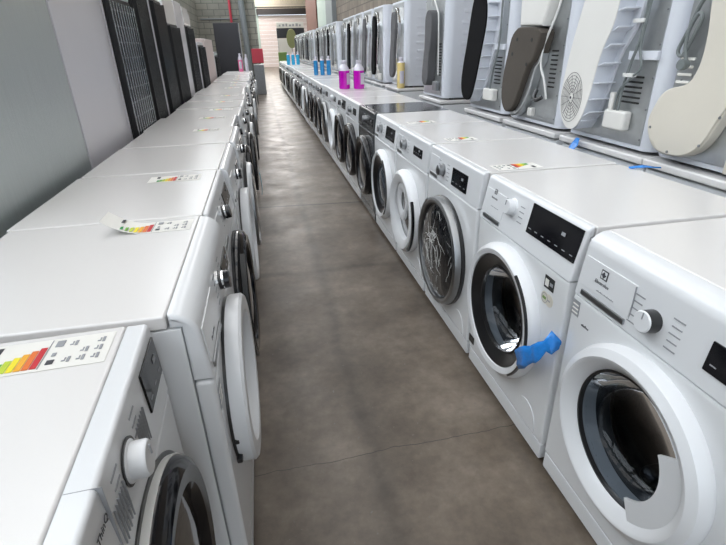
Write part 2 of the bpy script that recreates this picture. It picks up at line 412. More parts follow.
def make_washer(name, label, loc, rz, group, door='black', body='enamel', slope=.012, rad=.02, zp=.70, knob=(-.02, .775), knobstyle='white',
                disp=(.08, .24, .735, .80), drawer=(-.285, -.12), dcen=(0, .42), ro=.235, hole=False, lab=None, pump=True, seg=48, curl=False, detail=1,
                drum=True, door_open=0., d=D, extras=None):
    root = thing(name, label, 'washing machine', loc, rz, group)
    dark = body != 'enamel'
    pl = 'anthra' if dark else 'plastic'; lidm = 'anthra' if dark else 'lid'
    cx, cz = dcen; rh = ro*.72
    prof, ylid = arc_profile(slope, rad, zp+.002)
    # cabinet
    mb = MB()
    if hole:
        mb.b2(-W/2, -W/2+.006, .041, d-.012, .02, H-.032, body, .002); mb.b2(W/2-.006, W/2, .041, d-.012, .02, H-.032, body, .002)
        mb.b2(-W/2+.006, W/2-.006, d-.02, d-.012, .02, H-.032, body, .001); mb.b2(-W/2+.006, W/2-.006, .041, d-.02, .02, .028, body)
    else:
        mb.b2(-W/2, W/2, .041, d-.012, .02, H-.032, body, .003)
    mb.build('cabinet', root)
    fp = MB()
    if hole: fp.holed(W, .088, zp-.001, cx, cz, rh, 0, .04, body, .012)
    else: fp.b2(-W/2, W/2, 0, .04, .088, zp-.001, body, .011, 3)
    fp.build('front_panel', root)
    MB().b2(-W/2+.002, W/2-.002, .004, .04, .022, .085, pl, .006).build('kick_plate', root)
    cp = MB().prism(prof, -W/2, W/2, pl, 'YZ', .006 if rad < .04 else .009, 3); cp.build('control_panel', root)
    # lid with a shallow rim
    l = MB().b2(-W/2-.001, W/2+.001, ylid+.003, d, H-.030, H, lidm, .005, 3)
    l.build('lid', root)
    for fx in (-.24, .24):
        for fy in (.08, d-.08):
            MB().lathe([(0, 0), (.022, 0), (.022, .012), (.012, .014), (.012, .021), (0, .021)], 'blackp', (fx, fy, 0), 12, 'Z').build('foot', root)
    # sloped panel frame helper: y on the face at height z
    def yf(z): return slope*(z-zp)/(H-zp)
    tilt = math.atan2(slope, H-zp)
    if drawer:
        x0, x1 = drawer; zc = zp+.018; 
        MB().box(((x0+x1)/2, yf(zp+.075)-.0008, zp+.075), (x1-x0, .004, H-zp-.075 if rad < .04 else .08), pl, .0015, rot=(-tilt, 0, 0)).build('drawer_front', root)
        MB().box(((x0+x1)/2+.005, yf(zc)-.0015, zc), (x1-x0-.02, .008, .016), 'chrome' if not dark else 'blackp', .004, rot=(-tilt, 0, 0)).build('drawer_handle', root)
    if disp:
        x0, x1, z0, z1 = disp; zm = (z0+z1)/2
        dd = MB().box(((x0+x1)/2, yf(zm)-.0012, zm), (x1-x0, .005, z1-z0), 'blackg', .0015, rot=(-tilt, 0, 0))
        dd.build('display', root)
        if detail:
            k = MB(); nx = max(3, int((x1-x0)/.035))
            for i in range(nx):
                MB().box((x0+(x1-x0)*(i+.5)/nx, yf(z0+.02)-.0042, z0+.018), (.014, .001, .0025), 'greyink', 0, rot=(-tilt, 0, 0)).build('display_mark', root)
            k.box((x0+(x1-x0)*.72, yf(zm)-.0042, zm+.012), (.018, .001, .010), 'greyink', 0, rot=(-tilt, 0, 0))
            k.build('display_digit', root)
    if knob:
        kx, kz = knob; ky = yf(kz)
        kr = .026; mb = MB()
        if knobstyle == 'white':
            mb.lathe([(kr+.004, .001), (kr+.004, -.004), (kr, -.006), (kr, -.024), (kr-.003, -.028), (0, -.028)], 'plastic', (0, 0, 0), 32)
        elif knobstyle == 'whiteblack':
            mb.lathe([(kr, .001), (kr, -.004), (kr-.001, -.028)], 'blackp', (0, 0, 0), 36)
            mb.lathe([(kr-.001, -.028), (kr-.004, -.031), (0, -.031)], 'plastic', (0, 0, 0), 36)
        elif knobstyle == 'silver':
            mb.lathe([(kr+.003, .001), (kr+.003, -.004), (kr-.001, -.006), (kr-.002, -.026), (kr-.005, -.029), (0, -.029)], 'chrome', (0, 0, 0), 32)
        else:
            mb.lathe([(kr, .001), (kr, -.004)], 'bright', (0, 0, 0), 24); mb.lathe([(kr-.002, -.003), (kr-.002, -.012)], 'blackp', (0, 0, 0), 24)
            mb.lathe([(kr-.001, -.012), (kr-.001, -.017)], 'bright', (0, 0, 0), 24); mb.lathe([(kr-.002, -.017), (kr-.003, -.03), (0, -.031)], 'blackg', (0, 0, 0), 24)
        kn = mb.build('knob', root, loc=(kx, ky, kz), rot=(-tilt, 0, 0))
        if detail:
            MB().b2(-.0012, .0012, -.0325, -.0305, .006, .022, 'greyink').build('pointer', kn)
            for sgn in (-1, 1):
                t = MB()
                for i in range(5):
                    zz = kz-.034+i*.017
                    if zz > H-rad-.012 and rad < .04 or zz < zp+.008: continue
                    t.box((kx+sgn*(.060 if sgn > 0 else .052), yf(zz)-.0006, zz), (.030-.004*(i % 2), .0012, .003), 'greyink', 0, rot=(-tilt, 0, 0))
                t.build('programme_text', root)
    if pump:
        sgn = 1
        pm = MB().prism([(.125, .098)]+[(.19-.065*cos(pi*k/14), .115+.075*sin(pi*k/14)) for k in range(15)]+[(.255, .098)], -.003, .004, body, 'XZ', .002, 2)
        pm.build('pump_cover', root)
    # door
    dr = None
    C = (cx, 0, cz)
    pivot = thing_parent = root
    if door == 'white':
        dm = MB().lathe([(ro, .0), (ro+.002, -.012), (ro-.006, -.034), (ro-.026, -.045), (ro-.036, -.043), (ro-.060, -.020), (ro-.066, -.004), (ro-.062, .0)], pl, C, seg, closed=True).build('door', root)
        rg = ro-.066
    elif door == 'whiteblack':
        dm = MB().lathe([(ro, .0), (ro+.002, -.014), (ro-.005, -.034), (ro-.018, -.044), (ro-.036, -.040), (ro-.042, -.026), (ro-.042, 0)], pl, C, seg, closed=True).build('door', root)
        MB().lathe([(ro-.042, -.020), (ro-.040, -.036), (ro-.055, -.032), (ro-.085, -.012), (ro-.088, .0), (ro-.06, .0)], 'blackp', C, seg, closed=True).build('inner_ring', dm)
        rg = ro-.088
    elif door == 'chrome':
        dm = MB().lathe([(ro, .0), (ro+.002, -.02), (ro-.004, -.044), (ro-.014, -.050), (ro-.026, -.046), (ro-.028, -.034), (ro-.028, 0)], 'chrome', C, seg, closed=True).build('door', root)
        MB().lathe([(ro+.004, .001), (ro+.006, -.014), (ro-.002, -.024), (ro-.03, -.02)], 'blackp', C, seg).build('seal_ring', dm)
        rg = ro-.028
    elif door == 'black':
        dm = MB().lathe([(ro, .0), (ro+.002, -.016), (ro-.006, -.040), (ro-.022, -.050), (ro-.05, -.046), (ro-.062, -.03), (ro-.064, 0)], 'blackg', C, seg, closed=True).build('door', root)
        rg = ro-.064
    elif door == 'whitebowl':
        dm = MB().lathe([(ro, .0), (ro+.002, -.018), (ro-.006, -.042), (ro-.022, -.054), (ro-.05, -.052), (ro-.075, -.036), (ro-.082, -.01), (ro-.08, .0)], pl, C, seg, closed=True).build('door', root)
        rg = ro-.082
    elif door == 'disc':   # thick flat white door; a black ring behind it stands for the shaded gap
        dm = MB().lathe([(ro-.004, -.006), (ro, -.012), (ro+.001, -.040), (ro-.006, -.047), (ro-.045, -.047), (ro-.052, -.040), (ro-.060, -.02), (ro-.062, -.006)], pl, C, seg, closed=True).build('door', root)
        MB().lathe([(ro-.003, .0), (ro-.003, -.008), (ro-.05, -.008), (ro-.05, 0)], 'blackp', C, seg, closed=True).build('seal_ring', dm)
        rg = ro-.062
    if hole:
        MB().lathe([(rg+.003, -.012), (rg-.004, .0), (rg-.014, .035), (rg-.035, .070), (rg-.07, .088), (0, .094)], 'glass', C, seg).build('door_glass', dm)
        MB().lathe([(rg+.006, -.006), (rg+.002, -.016), (rg-.003, -.016), (rg-.004, -.004)], 'blackp', C, seg, closed=True).build('glass_rim', dm)
        MB().lathe([(rh, .01), (rh+.006, .04), (rh-.006, .055), (rh-.012, .075), (rh+.004, .09), (rh+.02, .095)], 'rubber', C, seg).build('gasket', root)
        dmm = MB().lathe([(rh, .096), (rh+.055, .11), (rh+.06, .36), (rh+.02, .40), (0, .405)], 'drum', C, seg)
        dmm.build('drum', root)
        for k in range(3):
            a = radians(20+120*k)
            p = MB().box((0, .235, 0), (.05, .22, .055), 'drum', .02, 3, rot=(0, 0, 0))
            o = p.build('drum_paddle', root, loc=(cx+cos(a)*(rh+.03), 0, cz+sin(a)*(rh+.03)), rot=(0, -a, 0))
    else:
        g = {'black': 'darkglass', 'white': 'darkglass', 'whiteblack': 'blueglass', 'chrome': 'film', 'whitebowl': 'darkglass', 'disc': 'darkglass'}[door]
        if door == 'chrome': pr = [(rg, -.030), (rg-.02, -.040), (rg-.06, -.050), (rg-.12, -.056), (0, -.058)]
        elif door == 'black': pr = [(rg+.002, -.020), (rg-.006, -.026), (rg-.05, -.036), (rg-.11, -.042), (0, -.044)]
        elif door == 'whiteblack': pr = [(rg+.002, -.008), (rg-.01, -.004), (rg-.03, -.006), (rg-.06, -.02), (0, -.026)]
        else: pr = [(rg+.002, -.006), (rg-.02, -.002), (rg-.04, -.008), (rg-.09, -.016), (0, -.018)]
        MB().lathe(pr, g, C, seg).build('door_glass', dm)
        if door == 'whitebowl':
            Cb = (cx-.03, 0, cz+.055)
            MB().lathe([(.115, -.018), (.112, -.030), (.095, -.034), (.065, -.026), (.055, -.018)], 'plastic', Cb, 32, sx=.85).build('glass_bowl_rim', dm)  # white ring stands for the reflection inside the glass bowl
    # handle on the near side of the ring
    def sector(r0, r1, a0, a1, y0, y1, m, nm, par, n=14):
        q = MB().lathe([(r0, y0), (r0, y1), (r1, y1), (r1, y0)], m, C, n, closed=True, a0=radians(a0), a1=radians(a1)); return q.build(nm, par)
    if detail:
        if door == 'white': sector(rg-.040, rg+.016, -62, 34, -.030, -.022, pl, 'door_handle', dm, 20)
        if door == 'whiteblack': sector(ro-.016, ro-.009, -48, 58, -.046, -.038, 'blackp', 'door_handle', dm, 20)
        if door == 'whitebowl': sector(ro-.020, ro+.003, -52, 30, -.048, -.034, 'blackg', 'door_handle', dm, 16)
        if door in ('black', 'chrome'): sector(ro-.01, ro+.004, 120, 240, -.047, -.03, 'chrome' if door == 'chrome' else 'blackp', 'door_handle', dm, 16)
        if door == 'disc':
            for zz in (-.06, .0): MB().box((cx-ro-.002*0+.010, -.010, cz+zz-.03), (.02, .014, .014), 'blackp', .003).build('door_hinge', dm)
    if lab: label_mesh(root, *lab, H, curl)
    return root, dm

RX, LX = .775, -.155
RR, RL = -pi/2, pi/2
RG, LG_ = 'washing machines in the right row', 'washing machines in the left row'
WN = 'washing_machine'

# ---- right row, nearest five
r1, d1 = make_washer(WN, 'nearest white washer on the right, white ring door, black-edged white knob', (RX, .705, 0), RR, RG, door='white', slope=.018, rad=.045, zp=.675,
    knob=(-.035, .738), knobstyle='whiteblack', disp=(.105, .255, .715, .778), drawer=(-.285, -.10), dcen=(-.006, .418), ro=.236, hole=True, seg=72)
def yfr(z, zp, sl): return sl*(z-zp)/(H-zp)
t = -math.atan2(.018, .175)
RT = lambda tl: (pi/2+tl, 0, 0)
text('Electrolux', .0125, 'ink', r1, (-.205, yfr(.744, .675, .018)-.0040, .744), RT(t))
fine_print(r1, -.185, yfr(.722, .675, .018)-.0030, .722, .065)
q = MB(); q.b2(-.0125, .0125, -.0008, .0006, -.0125, .0125, 'ink', .002); q.b2(-.0095, .0095, -.0014, .0002, -.0095, .0095, 'plastic', .001)
q.prism([(-.009, .0), (0, .009), (.003, .003), (-.003, -.001), (.009, .001), (0, -.009), (-.004, -.004)], -.002, -.0012, 'ink')
q.build('brand_emblem', r1, loc=(-.205, yfr(.768, .675, .018)-.0036, .768), rot=(t, 0, 0))
MB().b2(-.099, -.0975, .003, .006, .69, .79, 'greyink').build('drawer_seam', r1)
for zz in (.765, .740): 
    q = MB()
    for (a0, a1, b0, b1) in ((0, .03, 0, .0012), (0, .03, .017, .0182), (0, .0012, 0, .0182), (.0288, .03, 0, .0182), (.008, .022, .008, .010)): q.b2(.062+a0, .062+a1, -.0008, .0004, b0, b1, 'greyink')
    q.build('touch_button', r1, loc=(0, yfr(zz, .675, .018), zz-.008), rot=(t, 0, 0))
q = MB().b2(-.292, -.262, -.0012, .002, .615, .66, 'greyink')
for i in range(3): q.b2(-.289, -.265, -.0018, 0, .622+i*.012, .626+i*.012, 'paper')
q.build('sticker', r1)
fine_print(r1, -.228, .0, .605, .030, 'ink', .008)

r2, d2 = make_washer(WN, 'white washer with wide black display, its white door ring wrapped with blue film', (RX, 1.325, 0), RR, RG, door='whiteblack', slope=.030, rad=.018, zp=.690,
    knob=(-.085, .788), knobstyle='white', disp=(.030, .288, .742, .838), drawer=(-.285, -.135), dcen=(-.035, .42), ro=.245, hole=True, seg=72)
t = -math.atan2(.030, .160)
text('Electrolux', .011, 'ink', r2, (-.215, yfr(.785, .69, .03)-.0038, .782), RT(t))
fine_print(r2, -.20, yfr(.755, .69, .03)-.0030, .752, .06)
q = MB(); q.b2(-.009, .009, -.0008, .0006, -.009, .009, 'ink', .002); q.b2(-.0065, .0065, -.0014, .0002, -.0065, .0065, 'plastic', .001); q.b2(-.003, .003, -.002, 0, -.004, .004, 'ink')
q.build('brand_emblem', r2, loc=(-.215, yfr(.806, .69, .03)-.0036, .806), rot=(t, 0, 0))
q = MB(); q.b2(.185, .235, -.0012, .002, .625, .665, 'slot'); q.b2(.19, .208, -.0018, 0, .632, .655, 'paper'); q.b2(.214, .230, -.0018, 0, .640, .650, 'greyink'); q.build('sticker', r2)
q = MB().lathe([(.020, .002), (.020, -.0012), (0, -.0012)], 'beige', (.198, 0, .592), 24); q.lathe([(.0165, -.0010), (.0165, -.0018), (.0148, -.0018), (.0148, -.0010)], 'greyink', (.198, 0, .592), 24)
q.lathe([(.020, .002), (.020, -.0010), (0, -.0010)], 'beige', (.222, 0, .592), 24); q.b2(.188, .206, -.0022, 0, .588, .596, 'green'); q.b2(.214, .228, -.002, 0, .590, .593, 'greyink'); q.build('sticker', r2)
MB().b2(-.295, -.245, -.002, .002, .12, .155, 'blackg', .002).build('sticker', r2)

r3, d3 = make_washer(WN, 'white washer with a film-covered dark door in a dull chrome ring', (RX, 1.945, 0), RR, RG, door='chrome', slope=.012, rad=.012, zp=.705,
    knob=(-.105, .770), knobstyle='silver', disp=(.010, .175, .732, .808), drawer=(-.285, -.165), dcen=(-.032, .40), ro=.258, seg=64, lab=(.20, .285, .08, .27))
r4, d4 = make_washer(WN, 'white washer with a white ring door, black side handle and small white bowl', (RX, 2.565, 0), RR, RG, door='whitebowl', slope=.012, rad=.012, zp=.700,
    knob=(-.115, .775), knobstyle='silver', disp=(.05, .20, .752, .798), drawer=(-.285, -.175), dcen=(-.028, .40), ro=.245, seg=56, lab=(.19, .27, .12, .28))
r5, d5 = make_washer(WN, 'white washer with blue-grey door glass, right behind it stands a dark washer', (RX, 3.185, 0), RR, RG, door='whiteblack', slope=.020, rad=.012, zp=.700,
    knob=(-.10, .775), knobstyle='silver', disp=(.03, .25, .735, .815), drawer=(-.285, -.17), dcen=(0, .41), ro=.24, seg=56, lab=(.18, .26, .10, .28))
r6, d6 = make_washer(WN, 'dark anthracite washer, the only dark cabinet in the right row', (RX, 3.805, 0), RR, RG, door='black', body='anthra', slope=.012, rad=.012, zp=.70,
    knob=(0, .775), knobstyle='silver', disp=(.08, .25, .745, .80), dcen=(0, .41), ro=.24, seg=48)

ORD = ['first', 'second', 'third', 'fourth', 'fifth', 'sixth', 'seventh', 'eighth', 'ninth', 'tenth', 'eleventh', 'twelfth', 'thirteenth', 'fourteenth', 'fifteenth', 'sixteenth', 'seventeenth', 'eighteenth', 'nineteenth', 'twentieth'] + ['twenty-' + w for w in ('first', 'second', 'third', 'fourth', 'fifth', 'sixth', 'seventh', 'eighth', 'ninth')] + ['thirtieth', 'thirty-first', 'thirty-second', 'thirty-third', 'thirty-fourth']

proto = {}
proto['black'] = (make_washer(WN, 'white washer with black door directly behind the dark anthracite washer', (RX, 3.805+.62, 0), RR, RG, door='black', slope=.012, rad=.012, knobstyle='silver', knob=(-.06, .775), disp=(.06, .20, .745, .80), ro=.24, seg=32)[0], 'black round door')
proto['blackdisp'] = (make_washer(WN, 'white washer with black door and wide display, second behind the dark washer', (RX, 3.805+1.24, 0), RR, RG, door='black', slope=.014, rad=.014, knobstyle='chrome', knob=(-.02, .775), disp=(.04, .26, .735, .815), ro=.25, seg=32)[0], 'black door and wide display')
proto['white'] = (make_washer(WN, 'white washer with white ring door, third behind the dark washer', (RX, 3.805+1.86, 0), RR, RG, door='white', slope=.012, rad=.012, knobstyle='white', knob=(0, .775), disp=(.10, .24, .745, .80), ro=.23, seg=32)[0], 'white ring door')
proto['chrome'] = (make_washer(WN, 'white washer with chrome ringed dark door, fourth behind the dark washer', (RX, 3.805+2.48, 0), RR, RG, door='chrome', slope=.012, rad=.012, knobstyle='silver', knob=(-.10, .775), disp=(.0, .20, .745, .80), ro=.245, seg=32)[0], 'chrome ringed door')
seqR = ['blackdisp', 'black', 'black', 'chrome', 'white', 'black', 'blackdisp', 'black', 'white', 'black', 'chrome', 'black', 'blackdisp', 'black', 'white', 'black', 'black', 'chrome', 'black', 'blackdisp', 'black', 'black', 'white']
for i, k in enumerate(seqR[:22]):
    n = i+11
    y = 3.805+.62*(n-6)
    p, w_ = proto[k]
    o_ = dup(p, (RX+random.uniform(-.012, .012), y, 0), 'white washer with ' + w_ + ', ' + ORD[n-1] + ' from the near end of right row'); o_.scale = (1, 1, 1+random.uniform(-.012, .004) if n not in (15, 16, 21) else 1)

# ---- left row
l1, dl1 = make_washer(WN, 'nearest white washer on the left, big white knob and dark glossy door', (-.230, .500, 0), RL+.042, LG_, door='black', slope=.006, rad=.008, zp=.700,
    knob=(.030, .786), knobstyle='white', disp=(.165, .285, .752, .828), drawer=None, dcen=(.012, .46), ro=.246, seg=72, lab=(.190, .282, .055, .27), pump=True)
MB().lathe([(.034, .0005), (.034, -.0022), (.02, -.0022)], 'blackp', (.030, .003, .786), 36).build('knob_recess', l1)
MB().lathe([(.256, .001), (.256, -.003), (.244, -.004)], 'blackp', (.012, 0, .46), 72).build('seal_ring', dl1)
MB().lathe([(.2475, -.002), (.2495, -.018), (.2485, -.020), (.244, -.020)], 'plastic2', (.012, 0, .46), 72).build('door_rim', dl1)
dl1.scale = (1, .78, 1)
def crease_glints(par, c, r, y, n, seed, ln=.16):  # thin white tubes imitate bright reflections along the film's creases
    rd = random.Random(seed); q = MB()
    for i in range(n):
        a = rd.uniform(0, 2*pi); rr_ = r*math.sqrt(rd.uniform(0, .8)); x, z = cos(a)*rr_, sin(a)*rr_; d = rd.gauss(pi/2+.25, .55); pts = []
        for k in range(rd.randint(4, 8)):
            if x*x+z*z > r*r*.9: break
            pts.append((c[0]+x, y+.020*(x*x+z*z)/(r*r)-.001, c[1]+z)); d += rd.gauss(0, .45); st = ln*rd.uniform(.1, .25); x += cos(d)*st; z += sin(d)*st
        if len(pts) > 2: q.tube(pts, rd.uniform(.0004, .0011), 'cablew', 5, 3)
    o = q.build('film_crease', par); o['kind'] = 'stuff'; return o
crease_glints(dl1, (.012, .46), .165, -.044, 14, 3)
MB().b2(-.0705, -.0697, -.0004, .04, .702, .8504, 'greyink').build('drawer_seam', l1)
text('ThinQ', .0155, 'ink', l1, (-.095, .002, .812), (pi/2, 0, 0))
fine_print(l1, -.105, .003, .745, .035)
fine_print(l1, -.040, .003, .715, .025)
for x0 in (.085, -.058):
    q = MB()
    for i in range(6): q.b2(x0+i*.009, x0+.0015+i*.009, -.0006, .003, .735-.004*(i % 2), .795, 'greyink')
    q.build('programme_text', l1)
l2, dl2 = make_washer(WN, 'second white washer on the left, rounded front and thick white door', (-.158, 1.114, 0), RL, LG_, door='disc', slope=.012, rad=.050, zp=.690,
    knob=(.02, .762), knobstyle='chrome', disp=(.10, .25, .71, .765), drawer=(-.285, -.10), dcen=(-.02, .49), ro=.222, seg=72, lab=(.180, .267, .078, .30), curl=True)
l2.scale = (1, 1, 1)
text('Electrolux', .013, 'ink', l2, (-.205, yfr(.752, .675, .012)-.0040, .745), RT(-math.atan2(.012, .175)))
q = MB().b2(-.285, -.245, -.0012, .002, .60, .655, 'greyink')
for i in range(3): q.b2(-.281, -.249, -.0018, 0, .61+i*.014, .615+i*.014, 'paper')
q.build('sticker', l2)
l3, dl3 = make_washer(WN, 'third white washer on the left, its black door stands proud', (-.170, 1.722, 0), RL, LG_, door='black', slope=.03, rad=.012, zp=.69,
    knob=(-.06, .775), knobstyle='chrome', disp=(.06, .25, .745, .81), dcen=(0, .42), ro=.25, seg=48, lab=(.14, .23, .10, .29))
l4, dl4 = make_washer(WN, 'fourth white washer on the left with thick white door', (-.165, 2.335, 0), RL, LG_, door='disc', slope=.014, rad=.03, zp=.68,
    knob=(.0, .75), knobstyle='chrome', disp=(.10, .25, .72, .775), dcen=(0, .44), ro=.235, seg=40)
lproto = {'black': (l3, 'black door'), 'white': (l4, 'thick white door')}
lproto['chrome'] = (make_washer(WN, 'fifth white washer on the left with chrome ringed door', (-.160, 2.955, 0), RL, LG_, door='chrome', slope=.012, rad=.02, zp=.69,
    knob=(-.05, .765), knobstyle='chrome', disp=(.06, .22, .74, .80), dcen=(0, .41), ro=.26, seg=32, lab=(.14, .23, .12, .28))[0], 'chrome ringed door')
seqL = ['black', 'black', 'chrome', 'black', 'white', 'black', 'chrome', 'black', 'black', 'chrome', 'black', 'white', 'black', 'chrome']
for i, k in enumerate(seqL):
    n = i+6; p, w_ = lproto[k]
    o_ = dup(p, (-.165+random.uniform(-.03, .015), 2.955+.62*(i+1), 0), 'white washer with ' + w_ + ', ' + ORD[n-1] + ' from the near end of left row'); o_.scale = (1, 1, 1+random.uniform(-.022, .0) if n < 19 else 1)

crease_glints(d3, (-.032, .40), .22, -.0595, 60, 11)
# ------------------------------------------------------------------ blue films
def ribbon(pts, wid, m, name, lab, cat, thick=.0015):
    """crumpled strip following pts; each entry is (x, y, z) with a width vector"""
    b = bmesh.new(); A = []; B = []; n = len(pts)
    for i, p in enumerate(pts):
        wv = Vector(wid[i]); A.append([b.verts.new(Vector(p)+wv*(k/4-.5)+Vector((random.uniform(-.004, .004), random.uniform(-.003, .003), random.uniform(-.003, .003)))) for k in range(5)])
    for P, Q in zip(A, A[1:]):
        for k in range(4): b.faces.new((P[k], P[k+1], Q[k+1], Q[k]))
    mb = MB(); mb._merge(b, m); o = mb.build(name, sharp=80)
    s = o.modifiers.new('thick', 'SOLIDIFY'); s.thickness = thick; s.offset = 0
    return tag(o, lab, cat)
ribbon([(.772, 1.014, .498), (.758, 1.020, .500), (.742, 1.018, .505), (.736, 1.030, .488), (.728, 1.045, .462), (.722, 1.062, .438), (.730, 1.080, .418), (.722, 1.100, .400), (.727, 1.125, .378), (.724, 1.150, .356)],
       [(0, 0, .034), (0, .008, .050), (0, .015, .070), (0, .016, .030), (0, .022, .045), (0, .026, .052), (0, .026, .045), (0, .03, .055), (0, .034, .056), (0, .036, .056)], 'foil', 'plastic_film', 'crumpled blue plastic film tied round the white door ring of the second right washer', 'plastic film')
ribbon([(-.090, 3.83, .40), (-.085, 3.84, .34), (-.084, 3.85, .28), (-.09, 3.85, .22)], [(0, .06, 0), (0, .08, 0), (0, .07, 0), (0, .05, 0)], 'foill', 'plastic_film', 'small light blue film hanging at the doors of the left row', 'plastic film')

# ------------------------------------------------------------------ stacked tumble dryers seen from behind, on a back row of washers
BX = 1.53
Z1 = .851
BG = 'washing machines of the rear row carrying dryers'
def make_base(label, y):
    r = thing('washing_machine', label, 'washing machine', (BX-.03, y, 0), RR, BG)
    MB().b2(-.298, .298, .02, .57, .02, .815, 'enamel', .01).build('cabinet', r)
    MB().b2(-.25, .25, .012, .02, .08, .76, 'galvd', .003).build('back_panel', r)
    MB().b2(-.30, .30, 0, .60, .820, .851, 'lid', .008, 3).build('lid', r)
    q = MB()
    for i in range(4): q.b2(.02, .2, .006, .012, .70+i*.016, .708+i*.016, 'slot')
    q.b2(-.24, -.02, .004, .012, .60, .78, 'slot', .002); q.build('vent', r)
    MB().tube([(-.2, .0, .70), (-.14, -.03, .79), (-.05, -.04, .72), (.02, -.035, .79), (.10, -.03, .74), (.14, -.005, .60)], .010, 'cable', 8, 5).build('drain_hose', r)
    MB().tube([(-.18, .0, .62), (-.1, -.04, .77), (0, -.05, .80), (.09, -.03, .70), (.20, -.005, .66)], .008, 'cablew', 8, 5).build('drain_hose', r)
    for fx_ in (-.24, .24):
        for fy in (.08, .50): MB().lathe([(0, 0), (.022, 0), (.022, .021), (0, .021)], 'blackp', (fx_, fy, 0), 12, 'Z').build('foot', r)
    return r

def dryer_body(label, y, x=BX, side='plain', panel='galv', pe=-.235):
    r = thing('tumble_dryer', label, 'tumble dryer', (x, y, Z1), RR, 'tumble dryers stacked with their backs to the aisle')
    out = [(-.298, .07), (-.285, .025), (-.25, 0), (.25, 0), (.285, .025), (.298, .07), (.298, .58), (-.298, .58)]
    q = MB().prism(out, .015, .84, 'lav', 'XY', .006)
    if side == 'ribbed':
        for i in range(9): q.box((.297, .31, .12+i*.08), (.010, .36-.02*(i % 2), .030), 'lav', .005)
    q.build('cabinet', r)
    MB().b2(pe, .240, -.004, .006, .035, .82, panel, .002).build('back_panel', r)
    q = MB()
    for i in range(7):
        for sx in (-.229, .234): q.lathe([(.004, 0), (.004, -.007), (0, -.008)], 'galvd', (sx, 0, .06+i*.12), 8)
    q.build('screw', r)
    for fx_ in (-.22, .22):
        for fy in (.1, .5): MB().lathe([(0, 0), (.02, 0), (.02, .016), (0, .016)], 'blackp', (fx_, fy, 0), 12, 'Z').build('foot', r)
    return r
def zo(p): return [(a, b-Z1) for a, b in p]
def smooth_poly(p, n=3):
    out = []
    N = len(p)
    for i in range(N):
        p0, p1, p2, p3 = [Vector((*p[(i+k) % N], 0)) for k in (-1, 0, 1, 2)]
        for k in range(n):
            t_ = k/n
            v = .5*((2*p1)+(p2-p0)*t_+(2*p0-5*p1+4*p2-p3)*t_*t_+(3*p1-p0-3*p2+p3)*t_**3); out.append((v.x, v.y))
    return out
# dryer A, beige
A = dryer_body('tumble dryer back with large beige duct cover, at the right edge of the row', 1.380, pe=-.262)
cov = smooth_poly(zo([(-.142, 1.42), (-.124, 1.314), (-.119, 1.226), (-.138, 1.163), (-.172, 1.138), (-.227, 1.125), (-.263, 1.10), (-.285, 1.057), (-.300, 1.011), (-.290, .963), (-.254, .915), (-.196, .892), (-.104, .897), (-.044, .929), (-.012, .973), (.012, 1.03), (.05, 1.10), (.13, 1.19), (.19, 1.30), (.20, 1.45), (.17, 1.60), (.08, 1.67), (-.05, 1.66), (-.13, 1.56)]))
MB().prism(cov, -.050, -.004, 'beige', 'XZ', .008, 3).build('duct_cover', A)
cov2 = [(x*.92-.004, z*.985+.006) for x, z in cov]
MB().prism(cov2, -.056, -.048, 'beige', 'XZ', .004, 2).build('cover_rim', A)
MB().b2(.06, .235, -.030, -.004, .02, .14, 'beige', .006).build('condenser_cover', A)
q = MB()
for i in range(4): q.box((-.222, -.006, .372-i*.026), (.062, .006, .010), 'paper', .003)
q.build('vent', A)
cb = MB().tube([(-.10, -.02, .72), (-.14, -.03, .60), (-.195, -.03, .553), (-.230, -.025, .47), (-.262, -.02, .40), (-.235, -.02, .385), (-.198, -.03, .445), (-.175, -.035, .50), (-.20, -.03, .515), (-.225, -.03, .46), (-.218, -.03, .40), (-.20, -.03, .36)], .0065, 'cable', 8, 5)
cb.build('power_cable', A)
MB().lathe([(0, 0), (.018, 0), (.020, .012), (.014, .03), (.007, .035), (0, .035)], 'cable', (-.20, -.055, .355), 16).build('plug', A)
for (x, z) in ((-.27, .13), (-.03, .10), (-.16, .055), (.02, .20), (.17, .40)):
    MB().lathe([(.005, 0), (.005, -.003), (0, -.003)], 'galvd', (x, -.056, z), 8).build('cover_screw', A)

# dryer B, off-white fan cover with ribbed flange
B = dryer_body('tumble dryer back with off-white fan cover, round spoked vent and ribbed flange', 1.985)
cb_ = smooth_poly(zo([(-.120, 1.60), (-.165, 1.45), (-.209, 1.283), (-.235, 1.14), (-.242, 1.034), (-.213, .959), (-.160, .912), (-.100, .915), (-.055, .965), (-.022, 1.067), (-.006, 1.164), (.015, 1.255), (.055, 1.341), (.07, 1.434), (.07, 1.55), (.02, 1.64), (-.06, 1.66)]))
MB().prism(cb_, -.090, -.002, 'lav', 'XZ', .004, 2).build('duct_cover', B)
MB().prism([(x*.99, z) for x, z in cb_], -.094, -.090, 'coverw', 'XZ', .0015, 1).build('cover_face', B)
q = MB(); vc = (-.150, 1.050-Z1)
for k in range(7):
    rr_ = .022+k*.0125
    q.lathe([(rr_, -.0945), (rr_, -.0956), (rr_+.0016, -.0956), (rr_+.0016, -.0945)], 'ink', (vc[0], 0, vc[1]), 36, closed=True, sx=.80, sz=1.12)
for k in range(14):
    a = 2*pi*k/14; rr_ = .055; q.box((vc[0]+cos(a)*rr_*.8, -.0952, vc[1]+sin(a)*rr_*1.12), (.075, .0010, .0012), 'ink', 0, rot=(0, -a, 0))
q.lathe([(.014, -.094), (.014, -.098), (0, -.098)], 'coverw', (vc[0], 0, vc[1]), 20); q.lathe([(.006, -.0975), (.006, -.100), (0, -.100)], 'ink', (vc[0], 0, vc[1]), 16)
q.build('fan_vent', B)
